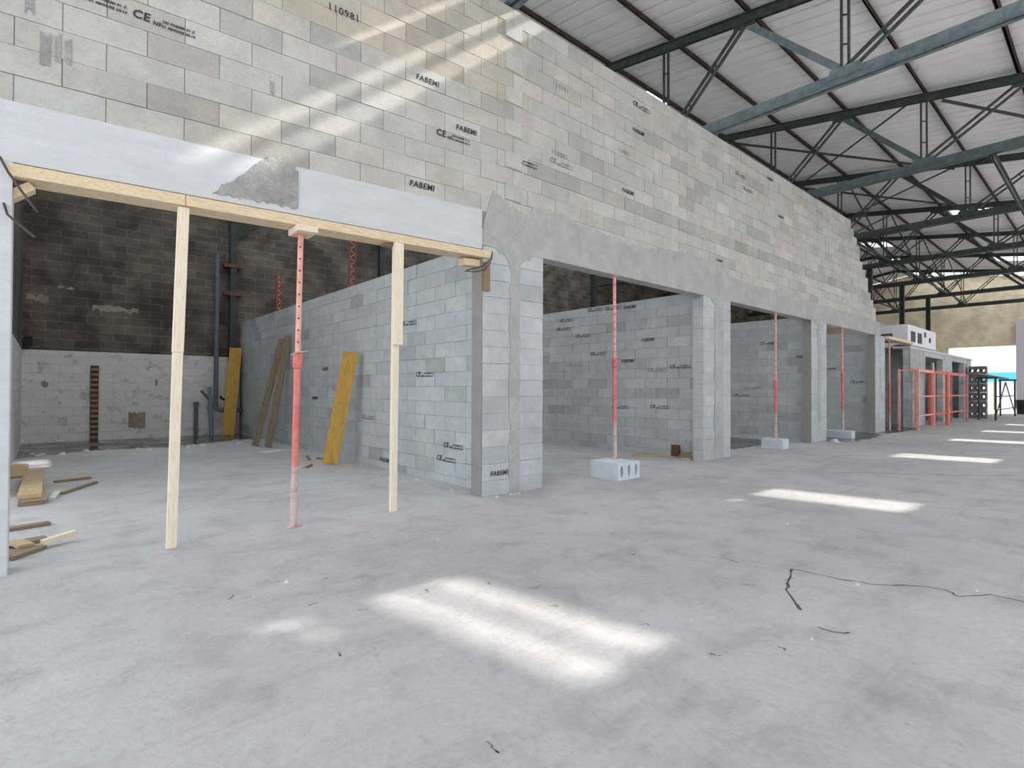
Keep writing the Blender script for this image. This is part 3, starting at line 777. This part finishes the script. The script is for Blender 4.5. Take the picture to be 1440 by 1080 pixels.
# ------------------------------------------------------------------ leaning boards
def lean_board(base, top, w, th, wdir, mat, label, group=None, name='formwork_board'):
    """board from base centre to top centre, its width along wdir"""
    b, t = Vector(base), Vector(top); d = (t - b).normalized(); wd = Vector(wdir); wd = (wd - d * wd.dot(d)).normalized(); nn = d.cross(wd).normalized()
    if nn.y > 0: nn = -nn
    corners = [b + wd * s * w / 2 + nn * q * th / 2 for q in (-1, 1) for s in (-1, 1)]
    lo = min(c.z for c in corners)
    mb = MB(); up = nn
    mb.bar(b - Vector((0, 0, lo)), t - Vector((0, 0, lo)), w, th, up)
    o = mb.build(name, M[mat], loc=(b.x, b.y, 0), bevel=.004)
    return tag(o, label, 'board', group)
lean_board((3.57, 8.66, 0), (3.89, 8.58, 1.86), .25, .03, (.92, -.39, 0), 'yellow', 'yellow formwork board leaning on the partition, the nearer of two', 'yellow boards leaning on the partition')
lean_board((3.70, 15.75, 0), (3.92, 15.95, 2.36), .3, .03, (.93, -.37, 0), 'yellow', 'yellow formwork board leaning in the far corner beside the grey pipe', 'yellow boards leaning on the partition')
lean_board((3.46, 12.45, 0), (3.99, 12.40, 2.36), .13, .06, (.93, -.37, 0), 'oldwood', 'weathered brown plank leaning on the partition, left of a pair', 'weathered planks leaning as a pair', 'wooden_plank')
lean_board((3.62, 12.08, 0), (4.02, 12.12, 2.42), .13, .06, (.93, -.37, 0), 'oldwood', 'weathered brown plank leaning on the partition, right of a pair', 'weathered planks leaning as a pair', 'wooden_plank')

# boards and offcuts on the floor at the left
def flat_board(cx, cy, l, w, h, ang, z, mat, label, group='timber scraps on the floor', name='timber_offcut', tilt=0):
    d = Vector((math.cos(ang) * math.cos(tilt), math.sin(ang) * math.cos(tilt), math.sin(tilt))); c = Vector((cx, cy, z + h / 2 + abs(math.sin(tilt)) * l / 2))
    o = MB().bar(c - d * l / 2, c + d * l / 2, w, h, (0, 0, 1)).build(name, M[mat], loc=(cx, cy, z), bevel=.003)
    return tag(o, label, 'timber offcut', group)
flat_board(-.1, 8.8, 2.2, .21, .035, PI / 2, .0, 'oldwood', 'lowest board of the small stack inside the first opening at left')
flat_board(-.1, 8.78, 2.1, .21, .045, PI / 2 + .02, .036, 'scrap', 'middle board of the small stack inside the first opening at left')
flat_board(-.1, 8.77, 2.15, .2, .045, PI / 2 - .01, .083, 'scrap', 'pale top board of the small stack inside the first opening at left')
flat_board(.34, 8.6, .8, .05, .03, 1.1, 0, 'oldwood', 'dark lath crossing the floor just right of the small board stack')
flat_board(.1, 8.1, .5, .06, .04, 1.45, 0, 'chip', 'pale grey lath beside the small board stack')
flat_board(.3, 9.4, .4, .07, .03, .3, 0, 'oldwood', 'short dark scrap just beyond the small board stack')
flat_board(.1, 5.66, .24, .05, .045, .5, .02, 'wood', 'pale short batten sticking out of the scrap heap behind the left pillar', tilt=.1)
flat_board(-.13, 5.5, .3, .16, .03, .9, 0, 'oldwood', 'brown board scrap lying lowest in the heap behind the left pillar')
flat_board(-.12, 5.85, .3, .14, .03, .2, 0, 'oldwood', 'brown board scrap at the back of the heap behind the left pillar')
flat_board(-.13, 5.68, .22, .1, .025, 1.9, .031, 'scrap', 'small plywood scrap on top of the heap behind the left pillar')
flat_board(-.1, 6.5, .3, .1, .03, .2, 0, 'oldwood', 'grey board scrap between the heap and the small board stack')
flat_board(8.72, 5.95, .7, .14, .025, -.6, 0, 'scrap', 'pale plank end lying at the foot of the second partition')
flat_board(8.9, 5.3, .4, .16, .03, .5, 0, 'scrap', 'light wood offcut in the small heap by the second pillar')
flat_board(8.92, 5.3, .3, .1, .03, -.9, .032, 'oldwood', 'dark offcut on top of the small heap by the second pillar', tilt=.3)
o = MB().box(9.06, 9.1, 5.55, 5.72, 0, .22).build('steel_bracket', M['rust'], loc=(9.08, 5.63, 0)); tag(o, 'small rusty steel bracket propped against the second partition', 'bracket')
flat_board(3.46, 11.2, .55, .3, .02, .4, 0, 'chip', 'pale flat sheet scrap on the floor below the leaning planks')
flat_board(3.6, 9.7, .5, .04, .03, 1.3, 0, 'oldwood', 'dark stick on the floor between planks and yellow board')
flat_board(3.75, 9.35, .5, .04, .03, 1.7, 0, 'oldwood', 'dark stick against the foot of the partition behind the red prop')
flat_board(3.22, 8.65, .26, .04, .03, .9, 0, 'oldwood', 'small dark stick on the floor just left of the nearer yellow board')
flat_board(3.1, 8.7, .2, .1, .015, .9, 0, 'chip', 'small pale sliver on the floor left of the nearer yellow board')
flat_board(-.28, 10.95, 1.6, .2, .03, PI / 2, 0, 'scrap', 'pale board lying along the dark side wall')

# chips and rubble
def chip(x, y, s, label, group, z=0):
    mb = MB(); r = R; n = 7
    a0 = r.uniform(0, 6); lo = [(x + s * r.uniform(.6, 1) * math.cos(a0 + 2 * PI * k / n), y + s * r.uniform(.5, .9) * math.sin(a0 + 2 * PI * k / n), z) for k in range(n)]
    hi = [(x + (p[0] - x) * r.uniform(.45, .75), y + (p[1] - y) * r.uniform(.45, .75), z + s * r.uniform(.35, .7)) for p in lo]
    mb.add(lo + hi, [tuple(range(n - 1, -1, -1)), tuple(range(n, 2 * n))] + [(k, (k + 1) % n, n + (k + 1) % n, n + k) for k in range(n)])
    tag(mb.build('concrete_chip', M['chip'], loc=(x, y, z)), label, 'concrete chip', group)
for i in range(20): chip(R.uniform(-.2, 3.4), R.uniform(12.9, 13.7), R.uniform(.03, .08), 'pale rubble chip at the edge of the dark puddle in the first unit', 'rubble by the puddle')
for i in range(10): chip(R.uniform(3.55, 4.0), R.uniform(5.4, 7.2), R.uniform(.015, .035), 'small grey rubble chip along the foot of the first partition', 'rubble along the partition')
for i in range(7): chip(4.25 + R.uniform(-.25, .3), D - R.uniform(.03, .12), R.uniform(.015, .03), 'small crumb of mortar at the foot of the block pillar', 'crumbs by the pillar')
for x, y in ((4.0, 1.15), (2.95, 1.05), (4.6, 2.6), (5.3, 2.1), (9.1, 3.5), (2.5, 3.8), (1.2, 3.6), (4.45, .62)):
    chip(x, y, R.uniform(.012, .022), 'tiny pale chip lying alone on the open floor', 'chips on the open floor')
chip(14.75, 4.72, .13, 'white chip at the foot of the third pillar', None)

# puddles
def puddle(xa, xb, front, back, label, seed):
    r = random.Random(seed); mb = MB(); n = 40; V = []
    for i in range(n + 1):
        x = xa + (xb - xa) * i / n; V.append((x, front(x) + r.uniform(-.1, .1), back(x)))
    for (x0, f0, b0), (x1, f1, b1) in zip(V, V[1:]):
        mb.add([(x0, f0, .002), (x1, f1, .002), (x1, b1, .002), (x0, b0, .002)], [(0, 1, 2, 3)])
    o = mb.build('puddle', M['puddle'], loc=((xa + xb) / 2, (front(xa) + back(xa)) / 2, 0)); tag(o, label, 'puddle')
puddle(-.38, 4.1, lambda x: 13.2 + .25 * math.sin(x * 2.1) + .25 * x, lambda x: 16.28, 'dark wet band of floor along the back wall of the first unit', 3)
puddle(13.9, 18.85, lambda x: 4.75 - .35 * math.sin((x - 13.9) / 4.95 * PI) + (.4 if x < 14.8 else 0), lambda x: 6.3 if x > 14.95 else 4.935, 'wet shiny floor in front of the fourth opening', 4)
puddle(18.95, 22.8, lambda x: 4.55, lambda x: 4.93 if x < 19.95 else 6.2, 'wet shiny floor under the timber board past the tall wall', 5)
puddle(9.95, 13.9, lambda x: 5.5, lambda x: 7.5, 'dark damp floor just inside the third opening', 6)

# ------------------------------------------------------------------ back wall fittings
t = thing('drain_pipe', 'grey plastic pipe running down the back wall and turning right at the bottom', 'pipe', (3.45, 16.0, .66))
MB().tube([(3.45, 16.0, .86), (3.45, 16.0, 4.88)], .055, 14).build('pipe_run', M['pvc'], t, smooth=True)
MB().tube([(3.45, 16.0, .9), (3.45, 16.0, .76), (3.49, 16.0, .70), (3.56, 16.0, .68), (4.1, 16.0, .66)], .06, 14).build('elbow', M['pvc'], t, smooth=True)
MB().tube([(3.6, 16.0, .68), (3.8, 16.0, .675)], .066, 14).build('collar', M['rustred'], t, smooth=True)
t = thing('riser_pipe', 'blue-grey riser pipe standing out of the floor left of the grey pipe', 'pipe', (3.36, 16.1, 0))
MB().tube([(3.38, 16.1, 0), (3.36, 16.1, .5), (3.31, 16.1, 1.3)], .05, 12).build('pipe_run', M['pvcblue'], t, smooth=True)
MB().tube([(3.33, 16.1, .95), (3.12, 16.05, 1.2)], .035, 10).build('branch', M['pvc'], t, smooth=True)
o = MB().tube([(3.54, 15.92, 1.05), (3.58, 15.9, .99), (3.64, 15.93, .96)], .03, 10).build('cable_conduit', M['black'], loc=(3.53, 15.9, .9)); tag(o, 'dark conduit bending right from the grey pipe', 'conduit')
t = thing('stub_pipe', 'short dark pipe stub standing at the foot of the back wall', 'pipe', (3.03, 16.22, 0))
MB().tube([(3.03, 16.22, 0), (3.03, 16.22, .86)], .05, 12).build('pipe_run', M['pvc'], t, smooth=True)
MB().tube([(3.03, 16.22, .82), (3.03, 16.22, .9)], .06, 12).build('end_cap', M['pvc'], t, smooth=True)
t = thing('steel_rail', 'rusty notched steel rail fixed upright on the white painted back wall', 'steel rail', (.9, 16.26, 0))
MB().box(.82, .98, 16.27, 16.3, 0, 1.8).build('rail', M['rust'], t)
mb = MB()
for k in range(14): mb.box(.83, .97, 16.25, 16.275, .06 + .125 * k, .11 + .125 * k)
mb.build('notch_bar', M['stain'], t)
for x, z, w, h in ((1.75, .45, .35, .4), (-.0, 1.35, .12, .14), (2.15, 1.4, .05, .22)):
    ragged((x - w / 2, x + w / 2), lambda q: z + h / 2, lambda q: z - h / 2, 16.301, .004, .04, .03, int(x * 10 + 3)).build('rust_mark', M['stain'], bpy.data.objects['wall_back'])
for x0_, x1_, z_, h_ in ((-.33, .05, 3.3, .13), (.85, 1.75, 3.2, .12), (.2, .5, 3.62, .04)):
    ragged((x0_, x1_), lambda q: z_ + h_ / 2, lambda q: z_ - h_ / 2, 16.301, .004, .05, .05, int(x1_ * 100)).build('mortar_smear', M['smear'], bpy.data.objects['wall_back'])
o = MB().box(-.36, -.22, 16.2, 16.3, 2.2, 2.42).build('junction_box', M['black'], loc=(-.29, 16.25, 2.2)); tag(o, 'small black box on the back wall by the left corner', 'junction box')

# wires at both ends of the head board
def wire(pts, r, label):
    o = MB().tube(pts, r, 7).build('tie_wire', M['rope'], loc=pts[0], smooth=True); tag(o, label, 'tie wire', 'wires and bars sticking out of the wall')
wire([(-.24, D - .03, 2.80), (-.2, D - .07, 2.70), (-.13, D - .09, 2.58), (-.05, D - .08, 2.46)], .008, 'twisted steel bar hanging across the left end of the head board')
wire([(-.22, D - .005, 2.50), (-.2, D - .05, 2.42), (-.15, D - .1, 2.36), (-.06, D - .1, 2.28)], .008, 'bent steel wire sticking out of the left pillar')
wire([(3.99, D - .012, 2.90), (3.94, D - .06, 2.80), (3.8, D - .07, 2.69), (3.6, D - .03, 2.62)], .009, 'bent steel bar sticking out beside the right end of the head board')
wire([(3.97, D - .012, 2.78), (3.85, D - .05, 2.66), (3.7, D - .06, 2.61), (3.56, D - .05, 2.6)], .006, 'pale thin wire under the bent bar at the right end of the head board')

# ------------------------------------------------------------------ far part: barriers, trestle, block stack, white units
def barrier(xa, xb, y, label, mat, zt=1.98, mid=1.1, lowz=.48):
    t = thing('barrier_frame', label, 'barrier frame', ((xa + xb) / 2, y, 0), 'red steel barrier frames along the low wall')
    for x in (xa + .05, xb - .05):
        for dy in (0, .5):
            MB().box(x - .04, x + .04, y + dy - .03, y + dy + .03, 0, zt).build('post', M[mat], t)
    for dy in (0,):
        for z, h in ((zt - .05, .1), (mid, .05), (lowz, .05)): MB().box(xa + .09, xb - .09, y + dy - .02, y + dy + .02, z - h / 2, z + h / 2).build('rail', M[mat], t)
    for x in (xa + .05, xb - .05): MB().box(x - .02, x + .02, y + .03, y + .47, zt - .08, zt - .02).build('cross_rail', M[mat], t)
barrier(20.85, 23.05, 4.3, 'faded pink-red steel barrier frame nearest the tall wall', 'pink')
barrier(23.1, 25.1, 4.3, 'bright orange-red steel barrier frame, second from the tall wall', 'orange')
barrier(25.2, 28.9, 4.3, 'dull red steel barrier frame, third from the tall wall', 'red')
small_board('scaffold_board', (28.6, 4.03, 2.0), (37.4, 4.03, 1.93), .3, .05, (0, 0, 1), 'oldwood', 'long scaffold board laid from the red frames to the black trestle', 'scaffold board')
t = thing('scaffold_trestle', 'black scaffold trestle standing by the far doorway', 'trestle', (35.5, 3.95, 0))
for x in (31.2, 37.5):
    for dy in (-.28, .28): MB().tube([(x, 3.95 + dy, 0), (x, 3.95 + dy, 1.88)], .04, 8).build('leg', M['steel'], t)
    MB().box(x - .04, x + .04, 3.6, 4.3, 1.82, 1.9).build('head_bar', M['steel'], t)
for z in (.45, 1.05): MB().tube([(31.2, 3.67, z), (37.5, 3.67, z)], .025, 8).build('rail', M['rust'], t)
MB().tube([(31.2, 3.67, .15), (34.2, 3.67, 1.7)], .025, 8).build('diagonal_brace', M['rust'], t)
MB().tube([(34.2, 3.67, 1.7), (37.5, 3.67, .15)], .025, 8).build('diagonal_brace', M['rust'], t)
for k in range(6):
    mb = holed(MB(), (33.0, 4.84, .41 * k), .62, .40, .5, 3, (0, -1, 0), (0, 0, 1), (1, 0, 0), .36)
    o = mb.build('hollow_block', M['greyblock'], loc=(33.2, 4.53, .41 * k)); tag(o, 'grey hollow block with round holes, %s in the stack by the far doorway' % ('lowest', 'second lowest', 'third lowest', 'third highest', 'second highest', 'topmost')[k], 'hollow block', 'hollow blocks stacked by the far doorway')
o = MB().bar((34.6, 4.9, 0), (34.6, 4.9, 2.05), .25, .04, (0, 1, 0)).build('formwork_board', M['yellow'], loc=(34.6, 4.9, 0)); tag(o, 'yellow board standing upright beside the hollow block stack', 'board')
o = MB().bar((27.2, 5.1, 0), (27.2, 5.1, 2.42), .2, .05, (0, 1, 0)).build('timber_post', M['woodx'], loc=(27.2, 5.1, 0)); tag(o, 'upright timber board in the dark gap behind the red frames', 'timber post')
def unit(xa, xb, label, left_open, z0=2.92):
    t = thing('ventilation_unit', label, 'ventilation unit', ((xa + xb) / 2, 5.5, z0), 'white boxy units on the low wall')
    MB().box(xa, xb, 5.0, 6.1, z0, 3.64).build('casing', M['white'], t, bevel=.01)
    if left_open:
        MB().box(xa - .012, xa + .02, 5.45, 6.05, z0 + .08, z0 + .42).build('dark_opening', M['darkgrille'], t)
        for x in (xa + .4, xa + 1.35): MB().box(x, x + .6, 4.988, 5.02, z0 + .12, z0 + .5).build('dark_opening', M['darkgrille'], t)
    else:
        MB().tube([(xa + 1.1, 5.02, z0 + .33), (xa + 1.1, 4.97, z0 + .33)], .1, 12).build('round_outlet', M['darkgrille'], t)
        MB().box(xa + .25, xa + .5, 4.988, 5.02, z0 + .4, z0 + .6).build('dark_opening', M['darkgrille'], t)
unit(22.92, 25.0, 'white boxy unit with dark square openings on top of the low wall, nearer one', True)
unit(25.02, 27.2, 'white boxy unit with a round outlet on top of the low wall, further one', False)
mb = MB().box(22.9, 27.3, D + .5, 6.2, 2.84, 2.92); struct(mb.build('trim_2', M['lintel']), 'slab on top of the low wall')
t = thing('waste_bin', 'black waste bin against the white pier at the far doorway', 'bin', (41.3, 3.75, 0))
MB().tube([(41.3, 3.75, 0), (41.3, 3.75, .75)], [.22, .27], 16).build('body', M['black'], t, smooth=True); MB().tube([(41.3, 3.75, .75), (41.3, 3.75, .8)], .29, 16).build('rim', M['black'], t)

# ------------------------------------------------------------------ outside
struct(MB().box(-60, 160, -90, 110, -.5, -.305).build('ground', M['yard']), 'bright yard outside')
t = thing('outside_shed', 'pale shed with a blue canopy across the yard outside the far doorway', 'shed', (72, 10, -.3))
MB().box(74, 80, -2, 24, -.3, 6.2).build('wall', M['outwall'], t)
MB().box(73.0, 74, 6.8, 11.2, 2.3, 3.2).build('canopy', M['blue'], t)
o = MB().box(60, 60.15, 7.0, 7.2, -.3, 2.1).build('gate_post', M['oldwood'], loc=(60, 7.1, -.3)); tag(o, 'thin post standing in the bright yard outside', 'post')

# ------------------------------------------------------------------ light
w = bpy.data.worlds.new('sky'); bpy.context.scene.world = w; w.use_nodes = True
bg = w.node_tree.nodes['Background']; bg.inputs['Color'].default_value = (.83, .915, 1.0, 1); bg.inputs['Strength'].default_value = 1.6
su = bpy.data.lights.new('sun', 'SUN'); su.energy = 4.6; su.angle = math.radians(.75); su.color = (1, .97, .92)
so = bpy.data.objects.new('sun', su); C.objects.link(so); so.location = (20, -20, 30)
so.rotation_euler = Vector((-1.304, .45, -1)).to_track_quat('-Z', 'Y').to_euler()

# ------------------------------------------------------------------ camera
cam = bpy.data.cameras.new('camera'); co = bpy.data.objects.new('camera', cam); C.objects.link(co)
yaw, pitch, roll = .85253, .01047, .00403
F = Vector((math.cos(yaw), math.sin(yaw), 0)); Rr = Vector((math.sin(yaw), -math.cos(yaw), 0)); U = Vector((0, 0, 1))
F2 = F * math.cos(pitch) + U * math.sin(pitch); U2 = U * math.cos(pitch) - F * math.sin(pitch)
R3 = Rr * math.cos(roll) + U2 * math.sin(roll); U3 = U2 * math.cos(roll) - Rr * math.sin(roll)
m = Matrix((R3, U3, -F2)).transposed().to_4x4(); m.translation = (0, 0, 1.2635); co.matrix_world = m
cam.sensor_width = 36; cam.lens = 751.616 / 1440 * 36; cam.clip_start = .05; cam.clip_end = 400
sc = bpy.context.scene; sc.camera = co
sc.view_settings.view_transform = 'Standard'; sc.view_settings.look = 'None'; sc.view_settings.gamma = 1; sc.view_settings.use_curve_mapping = False
sc.view_settings.exposure = .38
